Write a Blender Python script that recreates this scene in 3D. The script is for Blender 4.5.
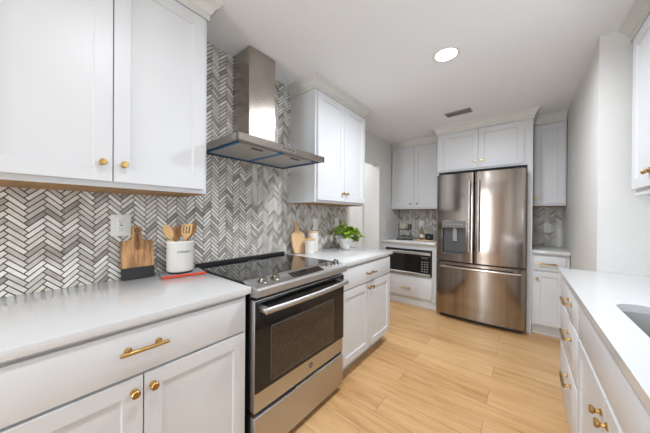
import bpy, bmesh, math, random
from mathutils import Vector, Matrix
R = math.radians
random.seed(7)
S = bpy.context.scene
COL = S.collection
for o in list(bpy.data.objects): bpy.data.objects.remove(o)

# ------------------------------------------------------------------ camera
cam = bpy.data.cameras.new('camera'); co = bpy.data.objects.new('camera', cam); COL.objects.link(co)
cam.sensor_fit = 'HORIZONTAL'; cam.sensor_width = 36; cam.lens = 245.44/650*36
cam.clip_start = 0.03; cam.shift_y = .0005
co.matrix_world = Matrix.Translation((1.6845, 0, 1.2633)) @ Matrix.Rotation(.6798, 4, 'Z') @ Matrix.Rotation(math.pi/2-.0036, 4, 'X') @ Matrix.Rotation(.0075, 4, 'Z')
S.camera = co

# ------------------------------------------------------------------ world, lights, exposure
w = bpy.data.worlds.new('daylight'); S.world = w; w.use_nodes = True
bg = w.node_tree.nodes['Background']; bg.inputs[0].default_value = (.80, .90, 1, 1); bg.inputs[1].default_value = 1.6
S.view_settings.view_transform = 'Standard'; S.view_settings.look = 'None'
S.view_settings.gamma = 1; S.view_settings.use_curve_mapping = False
S.view_settings.exposure = 0.36

def area(name, loc, rot, sx, sy, watts, col, shape='RECTANGLE', spread=180):
    l = bpy.data.lights.new(name, 'AREA'); l.shape = shape; l.size = sx
    if shape == 'RECTANGLE': l.size_y = sy
    l.energy = watts; l.color = col; l.spread = R(spread)
    o = bpy.data.objects.new(name, l); COL.objects.link(o); o.location = loc; o.rotation_euler = rot
    return o
CEIL = 2.44
# daylight from two added, unseen openings: rear glazed door and sink window
area('added_rear_door_light', (.98, -3.47, 1.13), (R(90), 0, 0), .40, 2.0, 44, (.88, .96, 1.03))
area('added_sink_window_light', (2.49, 1.05, 1.62), (0, R(90), 0), .95, .95, 3.0, (.88, .96, 1.03))
LAMPS = [(1.24, 1.93), (1.24, .32), (1.24, -1.3), (1.24, -2.7)]
for (x, y), pw in zip(LAMPS, (20, 5.5, 7, 9)):
    area('downlight_lamp', (x, y, CEIL-.02), (0, 0, 0), .12, .12, pw, (.93, .975, 1.04), 'DISK', 170)
area('added_hall_light', (-.75, 3.0, 2.40), (0, 0, 0), .3, .3, 10, (.96, .98, 1), 'DISK', 170)  # unseen light without a fixture, added to brighten the hall

# ------------------------------------------------------------------ materials
def mat(name, col, rough=.5, metal=0, **k):
    m = bpy.data.materials.new(name); m.use_nodes = True
    b = m.node_tree.nodes['Principled BSDF']
    b.inputs['Base Color'].default_value = (*col, 1); b.inputs['Roughness'].default_value = rough
    b.inputs['Metallic'].default_value = metal
    for a, v in k.items():
        b.inputs[a.replace('_', ' ')].default_value = v
    return m
def nd(m, t, **k):
    n = m.node_tree.nodes.new(t)
    for a, v in k.items(): setattr(n, a, v)
    return n
def lk(m, a, b): m.node_tree.links.new(a, b)
def P(m): return m.node_tree.nodes['Principled BSDF']
def ramp(m, src, stops):
    r = nd(m, 'ShaderNodeValToRGB'); lk(m, src, r.inputs[0])
    e = r.color_ramp.elements
    while len(e) < len(stops): e.new(.5)
    for i, (p, c) in enumerate(stops): e[i].position = p; e[i].color = (*c, 1)
    return r.outputs[0]
def coords(m, scale=(1, 1, 1), rot=(0, 0, 0)):
    t = nd(m, 'ShaderNodeTexCoord'); mp = nd(m, 'ShaderNodeMapping'); mp.inputs['Scale'].default_value = scale
    mp.inputs['Rotation'].default_value = rot
    lk(m, t.outputs['Object'], mp.inputs[0]); return mp.outputs[0]
def noise(m, v, scale, detail=3, rough=.5):
    n = nd(m, 'ShaderNodeTexNoise'); n.inputs['Scale'].default_value = scale; n.inputs['Detail'].default_value = detail
    n.inputs['Roughness'].default_value = rough
    lk(m, v, n.inputs['Vector']); return n.outputs['Fac']
def bump(m, h, strength, dist=.002):
    b = nd(m, 'ShaderNodeBump'); b.inputs['Strength'].default_value = strength; b.inputs['Distance'].default_value = dist
    lk(m, h, b.inputs['Height']); lk(m, b.outputs[0], P(m).inputs['Normal'])
def mottled(name, c1, c2, scale, rough, metal=0, stretch=(1, 1, 1), detail=4, lo=.35, hi=.65, bs=0):
    m = mat(name, c1, rough, metal)
    f = noise(m, coords(m, stretch), scale, detail)
    lk(m, ramp(m, f, [(lo, c1), (hi, c2)]), P(m).inputs['Base Color'])
    if bs: bump(m, f, bs)
    return m
PAINT = mottled('white_cabinet_paint', (.655, .665, .68), (.67, .68, .695), 3, .38)
CREAM = mottled('warm_white_trim_paint', (.66, .655, .625), (.68, .675, .645), 3, .45)
WALL = mottled('warm_white_wall_paint', (.72, .715, .695), (.735, .73, .71), 40, .7, bs=.02)
CEILM = mottled('ceiling_paint', (.86, .885, .915), (.87, .895, .925), 40, .8, bs=.02)
DOORW = mat('white_door_paint', (.75, .755, .76), .4)
QUARTZ = mottled('white_quartz', (.64, .64, .638), (.65, .65, .648), 30, .14)
BRASS = mottled('brushed_brass', (.42, .26, .085), (.52, .33, .12), 60, .28, 1)
BLACKGL = mat('black_glass', (.008, .008, .009), .04, 0)
OVENGL = mottled('oven_window_glass', (.030, .022, .016), (.060, .046, .035), 90, .08)
BLACK = mat('black_plastic', (.012, .012, .013), .35)
DARK = mat('dark_grey_plastic', (.07, .07, .072), .4)
GREY = mat('grey_plastic', (.28, .28, .28), .45)
WHITEP = mat('white_plastic', (.78, .78, .76), .35)
KICK = mottled('toe_kick_paint', (.60, .62, .65), (.64, .66, .69), 5, .5)
RAWWOOD = mottled('raw_birch', (.27, .15, .055), (.38, .22, .09), 4, .6, stretch=(6, 1, 6))
def steel(name, c, rough, stretch, sc=3, amount=.35):
    m = mat(name, c, rough, 1)
    f = noise(m, coords(m, stretch), sc, 5, .6)
    c2 = tuple(x*(1-amount*.5) for x in c)
    lk(m, ramp(m, f, [(.35, c2), (.65, c)]), P(m).inputs['Base Color'])
    f2 = noise(m, coords(m, tuple(s*18 for s in stretch)), sc, 2)
    mr = nd(m, 'ShaderNodeMapRange'); mr.inputs[3].default_value = rough*.85; mr.inputs[4].default_value = rough*1.2
    lk(m, f2, mr.inputs[0]); lk(m, mr.outputs[0], P(m).inputs['Roughness'])
    P(m).inputs['Anisotropic'].default_value = .5
    return m
STEELV = steel('stainless_grain_and_reflection_bands', (.37, .325, .29), .13, (1, 1, .03), 11, .7)  # brushed grain, contrast raised to put dark reflection bands into the colour
STEELH = steel('brushed_stainless_horizontal_grain', (.54, .53, .52), .42, (.04, 1, 1), 6, .06)
SLATE = mat('dark_slate_metal', (.16, .15, .14), .45, .5)
KNOBST = mottled('bronzed_steel', (.26, .235, .21), (.32, .29, .26), 20, .3, 1)
CHROME = steel('polished_stainless', (.62, .59, .56), .16, (1, 1, 1), 3, .12)
HOODST = steel('hood_stainless', (.48, .43, .385), .25, (1, 1, .5), 6, .35)
SINKST = steel('sink_stainless', (.36, .36, .37), .30, (1, 1, 1), 5, .2)
FILTER = mottled('aluminium_mesh', (.50, .47, .44), (.62, .59, .56), 400, .35, .6)
BLUEF = mat('blue_protective_film', (.01, .16, .36), .35)
TILES = [mottled('marble_tile_%s' % n, a, b, 18, r, lo=.3, hi=.7, stretch=(1, 1, 1)) for n, a, b, r in (
    ('white', (.72, .70, .65), (.84, .82, .78), .20), ('cream', (.62, .58, .52), (.76, .73, .67), .22),
    ('pale_grey', (.50, .47, .425), (.64, .61, .56), .25), ('taupe', (.37, .33, .285), (.52, .48, .43), .25),
    ('grey', (.28, .25, .22), (.40, .37, .335), .25))]
GROUT = mat('dark_grout', (.065, .055, .048), .85)
ACACIA = mottled('acacia_wood', (.24, .10, .032), (.56, .30, .115), 9, .45, stretch=(5, 1, .7), detail=6, lo=.4, hi=.6)
MAPLE = mottled('pale_maple', (.66, .42, .22), (.76, .52, .30), 5, .45, stretch=(1, 7, 1))
BEECH = mottled('beech_utensil_wood', (.62, .36, .14), (.74, .47, .21), 10, .5, stretch=(1, 1, .15))
DARKWOOD = mottled('brown_utensil_wood', (.36, .18, .07), (.46, .25, .10), 10, .5, stretch=(1, 1, .15))
CERAM = mat('cream_glazed_ceramic', (.78, .765, .72), .25)
CERAM2 = mottled('ivory_ribbed_ceramic', (.74, .71, .65), (.78, .75, .70), 20, .4)
MARBLEP = mottled('marbled_ceramic', (.55, .54, .52), (.80, .80, .78), 22, .3, lo=.3, hi=.5)
LEAF = mottled('bright_green_leaf', (.15, .28, .015), (.38, .54, .06), 22, .45)
STEM = mat('green_stem', (.12, .22, .04), .5)
SOIL = mat('dark_soil', (.03, .02, .015), .9)
RED = mat('red_orange_cover', (.66, .05, .015), .35)
PAGES = mat('grey_print_cover', (.30, .30, .31), .5)
MATTE = mat('matte_black', (.015, .015, .016), .6)
INK = mat('dark_ink', (.05, .05, .05), .6)
AMBER = mat('amber_glass', (.22, .11, .035), .12)
GLASS = mat('clear_glass', (.9, .93, .92), .03, 0, Transmission_Weight=1.0, IOR=1.45)
LEATHER = mat('brown_leather_cord', (.26, .12, .05), .6)
LAMPM = mat('lamp_diffuser', (1, 1, 1), .5); P(LAMPM).inputs['Emission Color'].default_value = (1, .98, .95, 1); P(LAMPM).inputs['Emission Strength'].default_value = 6
SCREEN = mat('lit_display_marks', (.5, .5, .5), .5)

def floor_mat():
    m = mat('light_oak_planks', (.6, .4, .2), .33)
    t = nd(m, 'ShaderNodeTexCoord'); v = t.outputs['Object']
    br = nd(m, 'ShaderNodeTexBrick'); lk(m, v, br.inputs['Vector'])
    br.offset = .37; br.offset_frequency = 2
    for k_, x in (('Scale', 1), ('Mortar Size', .0012), ('Mortar Smooth', .1), ('Brick Width', 1.5), ('Row Height', .18), ('Bias', 0)):
        br.inputs[k_].default_value = x
    br.inputs['Color1'].default_value = (0, 0, 0, 1); br.inputs['Color2'].default_value = (1, 1, 1, 1); br.inputs['Mortar'].default_value = (.5, .5, .5, 1)
    # grain: noise stretched along the plank, shifted per plank
    sh = nd(m, 'ShaderNodeVectorMath', operation='MULTIPLY_ADD'); lk(m, br.outputs['Color'], sh.inputs[0])
    sh.inputs[1].default_value = (7, 5, 3); lk(m, v, sh.inputs[2])
    def st(sx, sy, sc, det, ro=.55):
        mp = nd(m, 'ShaderNodeMapping'); mp.inputs['Scale'].default_value = (sx, sy, 1); lk(m, sh.outputs[0], mp.inputs[0])
        return noise(m, mp.outputs[0], sc, det, ro)
    g1 = st(1, 9, 2.2, 6, .65); g2 = st(1.2, 26, 5, 4); g3 = st(1, 3, 1.2, 2)
    a = nd(m, 'ShaderNodeMath', operation='MULTIPLY_ADD'); lk(m, g2, a.inputs[0]); a.inputs[1].default_value = .35; 
    b = nd(m, 'ShaderNodeMath', operation='MULTIPLY_ADD'); lk(m, g1, b.inputs[0]); b.inputs[1].default_value = .85; b.inputs[2].default_value = -.09
    lk(m, b.outputs[0], a.inputs[2])
    c = nd(m, 'ShaderNodeMath', operation='MULTIPLY_ADD'); lk(m, br.outputs['Color'], c.inputs[0]); c.inputs[1].default_value = .17; lk(m, a.outputs[0], c.inputs[2])
    d = nd(m, 'ShaderNodeMath', operation='MULTIPLY_ADD'); lk(m, g3, d.inputs[0]); d.inputs[1].default_value = .25; lk(m, c.outputs[0], d.inputs[2])
    col = ramp(m, d.outputs[0], [(.40, (.34, .165, .058)), (.54, (.51, .28, .112)), (.68, (.62, .37, .165)), (.92, (.71, .46, .225))])
    mx = nd(m, 'ShaderNodeMix', data_type='RGBA'); lk(m, br.outputs['Fac'], mx.inputs[0]); lk(m, col, mx.inputs[6]); mx.inputs[7].default_value = (.25, .14, .06, 1)
    lk(m, mx.outputs[2], P(m).inputs['Base Color'])
    bump(m, a.outputs[0], .06, .002)
    return m
OAK = floor_mat()

# ------------------------------------------------------------------ mesh helpers
class MB:
    """collects shapes (world or local coordinates) and links them as one mesh object"""
    def __init__(s): s.bm = bmesh.new(); s.mats = []
    def mi(s, m):
        if m is None: return 0
        if m not in s.mats: s.mats.append(m)
        return s.mats.index(m)
    def _merge(s, t, m=None, mx=None):
        i = s.mi(m)
        for f in t.faces: f.material_index = i
        if mx is not None: bmesh.ops.transform(t, matrix=mx, verts=t.verts)
        me = bpy.data.meshes.new('tmp'); t.to_mesh(me); t.free(); s.bm.from_mesh(me); bpy.data.meshes.remove(me)
        return s
    def box(s, x0, x1, y0, y1, z0, z1, bev=.0015, m=None, mx=None, seg=1):
        t = bmesh.new(); bmesh.ops.create_cube(t, size=1)
        for v in t.verts:
            v.co = Vector((x0+(v.co.x+.5)*(x1-x0), y0+(v.co.y+.5)*(y1-y0), z0+(v.co.z+.5)*(z1-z0)))
        if bev: bmesh.ops.bevel(t, geom=t.edges[:], offset=min(bev, abs(x1-x0)*.45, abs(y1-y0)*.45, abs(z1-z0)*.45), segments=seg, affect='EDGES', profile=.5)
        return s._merge(t, m, mx)
    def tube(s, pts, r, n=10, m=None, mx=None, caps=True):
        """round tube through points; r a number or one per point"""
        t = bmesh.new(); pts = [Vector(p) for p in pts]; rs = r if isinstance(r, (list, tuple)) else [r]*len(pts)
        rings = []; up = None
        for i, p in enumerate(pts):
            d = (pts[min(i+1, len(pts)-1)]-pts[max(i-1, 0)]).normalized()
            if up is None:
                up = Vector((0, 0, 1)) if abs(d.z) < .9 else Vector((1, 0, 0))
            a = d.cross(up).normalized(); b = a.cross(d).normalized(); up = b
            rings.append([t.verts.new(p+(a*math.cos(2*math.pi*k/n)+b*math.sin(2*math.pi*k/n))*rs[i]) for k in range(n)])
        for q in range(len(rings)-1):
            for k in range(n):
                t.faces.new((rings[q][k], rings[q][(k+1) % n], rings[q+1][(k+1) % n], rings[q+1][k]))
        if caps: t.faces.new(rings[0]); t.faces.new(rings[-1])
        bmesh.ops.recalc_face_normals(t, faces=t.faces)
        return s._merge(t, m, mx)
    def lathe(s, prof, c=(0, 0, 0), n=28, m=None, mx=None, axis='Z'):
        t = bmesh.new(); rings = []
        for (r, z) in prof:
            if r < 1e-6: rings.append([t.verts.new((0, 0, z))])
            else: rings.append([t.verts.new((r*math.cos(2*math.pi*k/n), r*math.sin(2*math.pi*k/n), z)) for k in range(n)])
        for a, b in zip(rings, rings[1:]):
            for k in range(n):
                q = [a[k % len(a)], a[(k+1) % len(a)], b[(k+1) % len(b)], b[k % len(b)]]
                u = []
                for v in q:
                    if v not in u: u.append(v)
                if len(u) > 2: t.faces.new(u)
        bmesh.ops.recalc_face_normals(t, faces=t.faces)
        A = Matrix.Identity(4)
        if axis == 'X': A = Matrix.Rotation(R(90), 4, 'Y')
        if axis == '-Y': A = Matrix.Rotation(R(90), 4, 'X')
        M_ = Matrix.Translation(c) @ A
        if mx is not None: M_ = mx @ M_
        return s._merge(t, m, M_)
    def prism(s, poly, z0, z1, bev=0, m=None, mx=None, seg=2):
        t = bmesh.new(); a = [t.verts.new((x, y, z0)) for x, y in poly]; b = [t.verts.new((x, y, z1)) for x, y in poly]
        n = len(poly); t.faces.new(a); t.faces.new(b)
        for k in range(n): t.faces.new((a[k], a[(k+1) % n], b[(k+1) % n], b[k]))
        bmesh.ops.recalc_face_normals(t, faces=t.faces)
        if bev:
            e = [e for e in t.edges if abs(e.verts[0].co.z-e.verts[1].co.z) < 1e-6]
            bmesh.ops.bevel(t, geom=e, offset=bev, segments=seg, affect='EDGES', profile=.5)
        return s._merge(t, m, mx)
    def faces(s, verts, fs, m=None, mx=None):
        t = bmesh.new(); vv = [t.verts.new(v) for v in verts]
        for f in fs: t.faces.new([vv[i] for i in f])
        bmesh.ops.recalc_face_normals(t, faces=t.faces)
        return s._merge(t, m, mx)
    def shaker(s, x0, x1, z0, z1, yf, th=.019, rail=.058, dep=.009, m=None):
        """door or drawer front facing -Y, front at yf, with a recessed centre panel"""
        t = bmesh.new(); yb = yf+th
        def rect(a, y): return [t.verts.new(p) for p in ((x0+a, y, z0+a), (x1-a, y, z0+a), (x1-a, y, z1-a), (x0+a, y, z1-a))]
        A, B, C_, D = rect(0, yb), rect(0, yf), rect(rail, yf), rect(rail+.003, yf+dep)
        for P_, Q in ((A, B), (B, C_), (C_, D)):
            for k in range(4): t.faces.new((P_[k], P_[(k+1) % 4], Q[(k+1) % 4], Q[k]))
        t.faces.new(D); t.faces.new(A)
        bmesh.ops.recalc_face_normals(t, faces=t.faces)
        e = [e for e in t.edges if all(v in B for v in e.verts) or all(v in C_ for v in e.verts)]
        bmesh.ops.bevel(t, geom=e, offset=.0018, segments=2, affect='EDGES')
        return s._merge(t, m)
    def build(s, name, m=None, parent=None, smooth=35, org=None):
        """org: world position of the object's origin (default: its parent's frame, or zero)"""
        me = bpy.data.meshes.new(name)
        if org is not None: bmesh.ops.translate(s.bm, verts=s.bm.verts, vec=-Vector(org))
        s.bm.to_mesh(me); s.bm.free()
        for mm in (s.mats or [m]): me.materials.append(mm)
        if smooth:
            me.polygons.foreach_set('use_smooth', [True]*len(me.polygons)); me.set_sharp_from_angle(angle=R(smooth))
        o = bpy.data.objects.new(name, me); COL.objects.link(o)
        if org is not None and parent is None: o.location = org
        if parent is not None: o.parent = parent
        return o

def tag(o, label=None, cat=None, group=None, kind=None):
    if label: o['label'] = label
    if cat: o['category'] = cat
    if group: o['group'] = group
    if kind: o['kind'] = kind
    return o
def thing(name, loc, rz, label, cat, group=None):
    o = bpy.data.objects.new(name, None); o.empty_display_size = .05; COL.objects.link(o); o.location = loc; o.rotation_euler = (0, 0, rz)
    return tag(o, label, cat, group)
def struct(o, **k): return tag(o, kind='structure', **k)
def copy_tree(o, parent=None):
    c = o.copy(); COL.objects.link(c); c.parent = parent
    for ch in [q for q in bpy.data.objects if q.parent == o]: copy_tree(ch, c)
    return c

# ------------------------------------------------------------------ room shell
YB, XR, YJ, XR2, YREAR = 4.12, 2.06, 2.36, 2.51, -3.5
X_L = -1.3                      # far side of the hall beyond the doorway
struct(MB().box(X_L-.1, XR2+.12, YREAR-.12, YB+.12, -.06, 0, 0).build('floor', OAK, smooth=0))
struct(MB().box(X_L-.1, XR2+.12, YREAR-.12, YB+.12, CEIL, CEIL+.08, 0).build('ceiling', CEILM, smooth=0))
# left wall with the doorway between the tiled run and the back corner
DY0, DY1, DZ = 2.56, 3.375, 2.045
b = MB()
b.box(-.12, 0, YREAR-.12, DY0, 0, CEIL, 0); b.box(-.12, 0, DY1, YB, 0, CEIL, 0); b.box(-.12, 0, DY0, DY1, DZ, CEIL, 0)
wall_left = struct(b.build('wall_left', WALL, smooth=0))
struct(MB().box(-.12, XR+.02, YB, YB+.12, 0, CEIL, 0).build('wall_back', WALL, smooth=0))
KW = (.55, 1.55, 1.12, 2.12)     # unseen window over the sink, added to light the left cabinets
b = MB(); b.box(XR, XR2+.12, YJ, YB+.12, 0, CEIL, 0)
b.box(XR2, XR2+.12, KW[1], YJ, 0, CEIL, 0); b.box(XR2, XR2+.12, YREAR-.12, KW[0], 0, CEIL, 0)
b.box(XR2, XR2+.12, KW[0], KW[1], 0, KW[2], 0); b.box(XR2, XR2+.12, KW[0], KW[1], KW[3], CEIL, 0)
struct(b.build('wall_right', WALL, smooth=0))
b = MB()
for q in ((KW[0], KW[0]+.04, KW[2], KW[3]), (KW[1]-.04, KW[1], KW[2], KW[3]), (KW[0], KW[1], KW[2], KW[2]+.04), (KW[0], KW[1], KW[3]-.04, KW[3]), ((KW[0]+KW[1])/2-.015, (KW[0]+KW[1])/2+.015, KW[2], KW[3])):
    b.box(XR2+.04, XR2+.09, q[0], q[1], q[2], q[3])
struct(b.build('added_sink_window', DOORW))  # frame of the added sink window, out of view
# rear wall (behind the camera) with glazed and wood doors added for daylight and reflections
RW = (.68, 1.28, 2.2)
b = MB(); b.box(0, RW[0], YREAR-.12, YREAR, 0, CEIL, 0); b.box(RW[1], XR2, YREAR-.12, YREAR, 0, CEIL, 0); b.box(RW[0], RW[1], YREAR-.12, YREAR, RW[2], CEIL, 0)
struct(b.build('wall_rear', WALL, smooth=0))
b = MB(); y0, y1 = YREAR-.10, YREAR-.04
for x in (RW[0], RW[1]-.05): b.box(x, x+.05, y0, y1, 0, RW[2])
b.box(RW[0], RW[1], y0, y1, 0, .08); b.box(RW[0], RW[1], y0, y1, RW[2]-.06, RW[2])
struct(b.build('added_glazed_door', DOORW))  # unseen glazed door, narrowed to give the refrigerator a bright reflected strip
t = struct(MB().box(1.42, 2.24, YREAR+.001, YREAR+.03, .005, 2.05, .003).build('added_wood_door', ACACIA))  # unseen door added so the refrigerator reflects brown
k = MB().lathe([(0, 0), (.026, 0), (.026, .004), (.009, .008), (.009, .04), (.026, .05), (.026, .065), (0, .07)], n=24, axis='-Y', mx=Matrix.Translation((1.49, YREAR+.031, 1.0)) @ Matrix.Rotation(math.pi, 4, 'Z')).build('door_knob', BRASS, t)
# hall beyond the doorway
b = MB(); b.box(X_L-.1, X_L, 2.2, YB, 0, CEIL, 0); b.box(X_L, -.12, DY1+.012, DY1+.112, 0, CEIL, 0); b.box(X_L, -.12, 2.1, 2.2, 0, CEIL, 0)
struct(b.build('wall_hall', WALL, smooth=0))
b = MB(); b.box(-.62, -.54, DY1-.006, DY1+.012, 0, 2.1, .004); b.box(-.36, -.28, DY1-.006, DY1+.012, 0, 2.1, .004)
b.box(-.54, -.36, DY1+.0, DY1+.012, 2.02, 2.1, .004)
struct(b.build('trim_1', DOORW))
# herringbone mosaic: real tiles, one mesh, five marbles
def clip(poly, rect):
    a0, b0, a1, b1 = rect
    for ax, lim, sg in ((0, a0, 1), (0, a1, -1), (1, b0, 1), (1, b1, -1)):
        out = []
        for i in range(len(poly)):
            p, q = poly[i-1], poly[i]; dp, dq = (p[ax]-lim)*sg, (q[ax]-lim)*sg
            if (dp >= 0) != (dq >= 0):
                t = dp/(dp-dq); out.append((p[0]+(q[0]-p[0])*t, p[1]+(q[1]-p[1])*t))
            if dq >= 0: out.append(q)
        poly = out
        if len(poly) < 3: return []
    return poly
def herringbone(rects, place, seed, parent, L=.0765, W=.0194, g=.0044):
    """rects in wall coordinates (along, up); place(a, up, out) gives the point"""
    rnd = random.Random(seed); bm = bmesh.new(); c45 = math.sqrt(.5)
    amin = min(r[0] for r in rects)-.245; amax = max(r[2] for r in rects)+.2; bmin = min(r[1] for r in rects)-.2; bmax = max(r[3] for r in rects)+.2
    N = int((bmax-bmin)/(W*1.414))+6; Mx = int((amax-amin)/(L*1.414))+4
    for j in range(-2, Mx):
        for i in range(-N-4, N+8):
            for kind in (0, 1):
                h = g/2
                if kind == 0: q = [(h, h), (L-h, h), (L-h, W-h), (h, W-h)]
                else: q = [(h, W+h), (W-h, W+h), (W-h, W+L-h), (h, W+L-h)]
                mi = rnd.choices(range(5), (30, 30, 22, 13, 5))[0]; lift = .0014+rnd.random()*.0006
                pts = []
                for (x, y) in q:
                    x += i*W+j*L; y += i*W-j*L
                    pts.append((amin+(x-y)*c45, bmin+(x+y)*c45))
                if max(p[1] for p in pts) < bmin or min(p[1] for p in pts) > bmax: continue
                for r in rects:
                    pl = clip(pts, r)
                    if len(pl) < 3: continue
                    top = [bm.verts.new(place(a, b_, lift)) for a, b_ in pl]; bot = [bm.verts.new(place(a, b_, 0)) for a, b_ in pl]
                    f = bm.faces.new(top); f.material_index = mi+1
                    for k in range(len(pl)):
                        f = bm.faces.new((top[k], top[(k+1) % len(pl)], bot[(k+1) % len(pl)], bot[k])); f.material_index = mi+1
    for r in rects:
        f = bm.faces.new([bm.verts.new(place(a, b_, .0002)) for a, b_ in ((r[0], r[1]), (r[2], r[1]), (r[2], r[3]), (r[0], r[3]))]); f.material_index = 0
    bmesh.ops.recalc_face_normals(bm, faces=bm.faces)
    me = bpy.data.meshes.new('tile_backsplash'); bm.to_mesh(me); bm.free()
    for m in [GROUT]+TILES: me.materials.append(m)
    o = bpy.data.objects.new('tile_backsplash', me); COL.objects.link(o); o.parent = parent
    return o
wall_back = bpy.data.objects['wall_back']
herringbone([(-.6, .914, 2.495, 1.60), (.60, 1.60, 1.60, CEIL)], lambda a, u, o: (.004+o, a, u), 3, wall_left)
MB().box(0, .004, -.6, 2.495, .914, 1.6, 0).box(0, .004, .60, 1.60, 1.6, CEIL, 0).build('tile_backing', GROUT, wall_left, smooth=0)
herringbone([(0, .914, .784, 1.40)], lambda a, u, o: (a, YB-.004-o, u), 4, wall_back)
herringbone([(1.76, .914, 2.058, 1.42)], lambda a, u, o: (a, YB-.004-o, u), 5, wall_back)
MB().box(0, .784, YB-.004, YB, .914, 1.40, 0).box(1.76, 2.058, YB-.004, YB, .914, 1.42, 0).build('tile_backing', GROUT, wall_back, smooth=0)

# ------------------------------------------------------------------ hardware
def knob(parent, x, y, z, name='knob', m=None):
    """round knob projecting towards -Y from a front at y"""
    b = MB(); b.lathe([(0, 0), (.011, 0), (.011, .003), (.0065, .006), (.0055, .014), (.0105, .018), (.0132, .021), (.0132, .026), (.011, .029), (0, .0295)], n=24, axis='-Y')
    o = b.build(name, m or BRASS, parent); o.location = (x, y, z); return o
def pull(parent, x, y, z, length=.15, name='pull'):
    """bar pull along X with two posts on round backplates"""
    b = MB(); h = length/2
    b.tube([(-h, -.030, 0), (-h+.004, -.030, 0), (h-.004, -.030, 0), (h, -.030, 0)], [.0055, .0068, .0068, .0055], n=14)
    for s in (-1, 1):
        c = s*(h-.026)
        b.lathe([(0, 0), (.011, 0), (.011, .003), (.006, .006), (.0045, .012), (.0045, .026), (.0075, .030), (0, .036)], c=(c, 0, 0), n=18, axis='-Y')
    o = b.build(name, BRASS, parent); o.location = (x, y, z); return o

# ------------------------------------------------------------------ cabinets (local frame: width +X, back at Y=0, front -Y)
CROWN = [(0, 0), (.010, 0), (.010, .030), (.014, .034), (.018, .036), (.024, .052), (.036, .070), (.050, .080), (.055, .084), (.055, .0965), (0, .0965)]
def crown(parent, path, z, name='crown_moulding'):
    """profile swept outwards along an open path of (x, y), mitred at the corners; outward = right-hand side of travel"""
    t = bmesh.new(); n = len(path); rows = []
    for i, p in enumerate(path):
        p = Vector(p); ns = []
        if i > 0: d = (p-Vector(path[i-1])).normalized(); ns.append(Vector((d.y, -d.x)))
        if i < n-1: d = (Vector(path[i+1])-p).normalized(); ns.append(Vector((d.y, -d.x)))
        m_ = ns[0] if len(ns) == 1 else (ns[0]+ns[1])/(1+ns[0].dot(ns[1]))
        rows.append([t.verts.new((p.x+m_.x*o_, p.y+m_.y*o_, z+h)) for o_, h in CROWN])
    k = len(CROWN)
    for a, c in zip(rows, rows[1:]):
        for q in range(k): t.faces.new((a[q], a[(q+1) % k], c[(q+1) % k], c[q]))
    t.faces.new(rows[0]); t.faces.new(rows[-1]); bmesh.ops.recalc_face_normals(t, faces=t.faces)
    return MB()._merge(t).build(name, CREAM, parent, smooth=25)
def door(parent, x0, x1, z0, z1, yf, rail=.058, kn=None, name='door'):
    o = MB().shaker(x0, x1, z0, z1, yf-.019, rail=rail).build(name, PAINT, parent, smooth=25)
    if kn: knob(o, kn[0], yf-.019, kn[1])
    return o
def drawer(parent, x0, x1, z0, z1, yf, pl=None, shaker=0, length=.15):
    b = MB()
    if shaker: b.shaker(x0, x1, z0, z1, yf-.019, rail=shaker)
    else: b.box(x0, x1, yf-.019, yf, z0, z1, .002, seg=2)
    o = b.build('drawer', PAINT, parent, smooth=25)
    if pl: pull(o, pl[0], yf-.019, pl[1], length)
    return o
G = .0018
def upper(name, loc, rz, w_, z0, z1, d, label, splits, knobs, group='white wall cabinets', ends=(True, True), crown_path=None, m0=.018, wood=True, ztop_gap=.012):
    t = thing(name, loc, rz, label, 'cabinet', group)
    b = MB().box(0, w_, -d, 0, z0, z1, .0015)
    b.build('cabinet_box', PAINT, t, smooth=25)
    if wood: MB().box(.012, w_-.012, -d+.02, -.002, z0-.006, z0+.002, .0005).build('unpainted_underside', RAWWOOD, t)
    xs = [m0]+splits+[w_-m0]
    for i in range(len(xs)-1):
        door(t, xs[i]+G, xs[i+1]-G, z0+.022, z1-ztop_gap, -d, kn=knobs[i])
    if crown_path: crown(t, crown_path, z1)
    return t
H1 = CEIL-.0965
# left wall, first upper: world y -.152 .. .648
def LW(y): return (.002, y, 0)
D90 = R(90)
w1 = .80
upper('wall_cabinet', LW(-.152), D90, w1, 1.38, H1, .305, 'large white two-door wall cabinet beside the range hood, nearest the camera', [.397],
      [(.397-.035, 1.478), (.397+.035, 1.478)], crown_path=[(0, -.305), (w1, -.305), (w1, 0)])
w2 = .828
upper('wall_cabinet', LW(1.5625), D90, w2, 1.38, H1, .305, 'white two-door wall cabinet right of the range hood, above the potted plant', [w2/2],
      [(w2/2-.032, 1.478), (w2/2+.032, 1.478)], crown_path=[(0, 0), (0, -.305), (w2, -.305), (w2, 0)])
# back wall uppers
w3 = .781
t = upper('wall_cabinet', (.003, YB-.002, 0), 0, w3, 1.38, H1, .305, 'white two-door wall cabinet in the far left corner beside the refrigerator', [w3/2-.02],
      [(w3/2-.02-.05, 1.46), (w3/2-.02+.05, 1.46)], crown_path=[(0, -.305), (w3, -.305)], m0=.012)
w4 = .292
t = upper('wall_cabinet', (1.762, YB-.002, 0), 0, w4, 1.40, H1, .305, 'narrow white one-door wall cabinet right of the refrigerator', [],
      [(.048, 1.49)], crown_path=[(0, -.305), (w4, -.305)], m0=.012)
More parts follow.
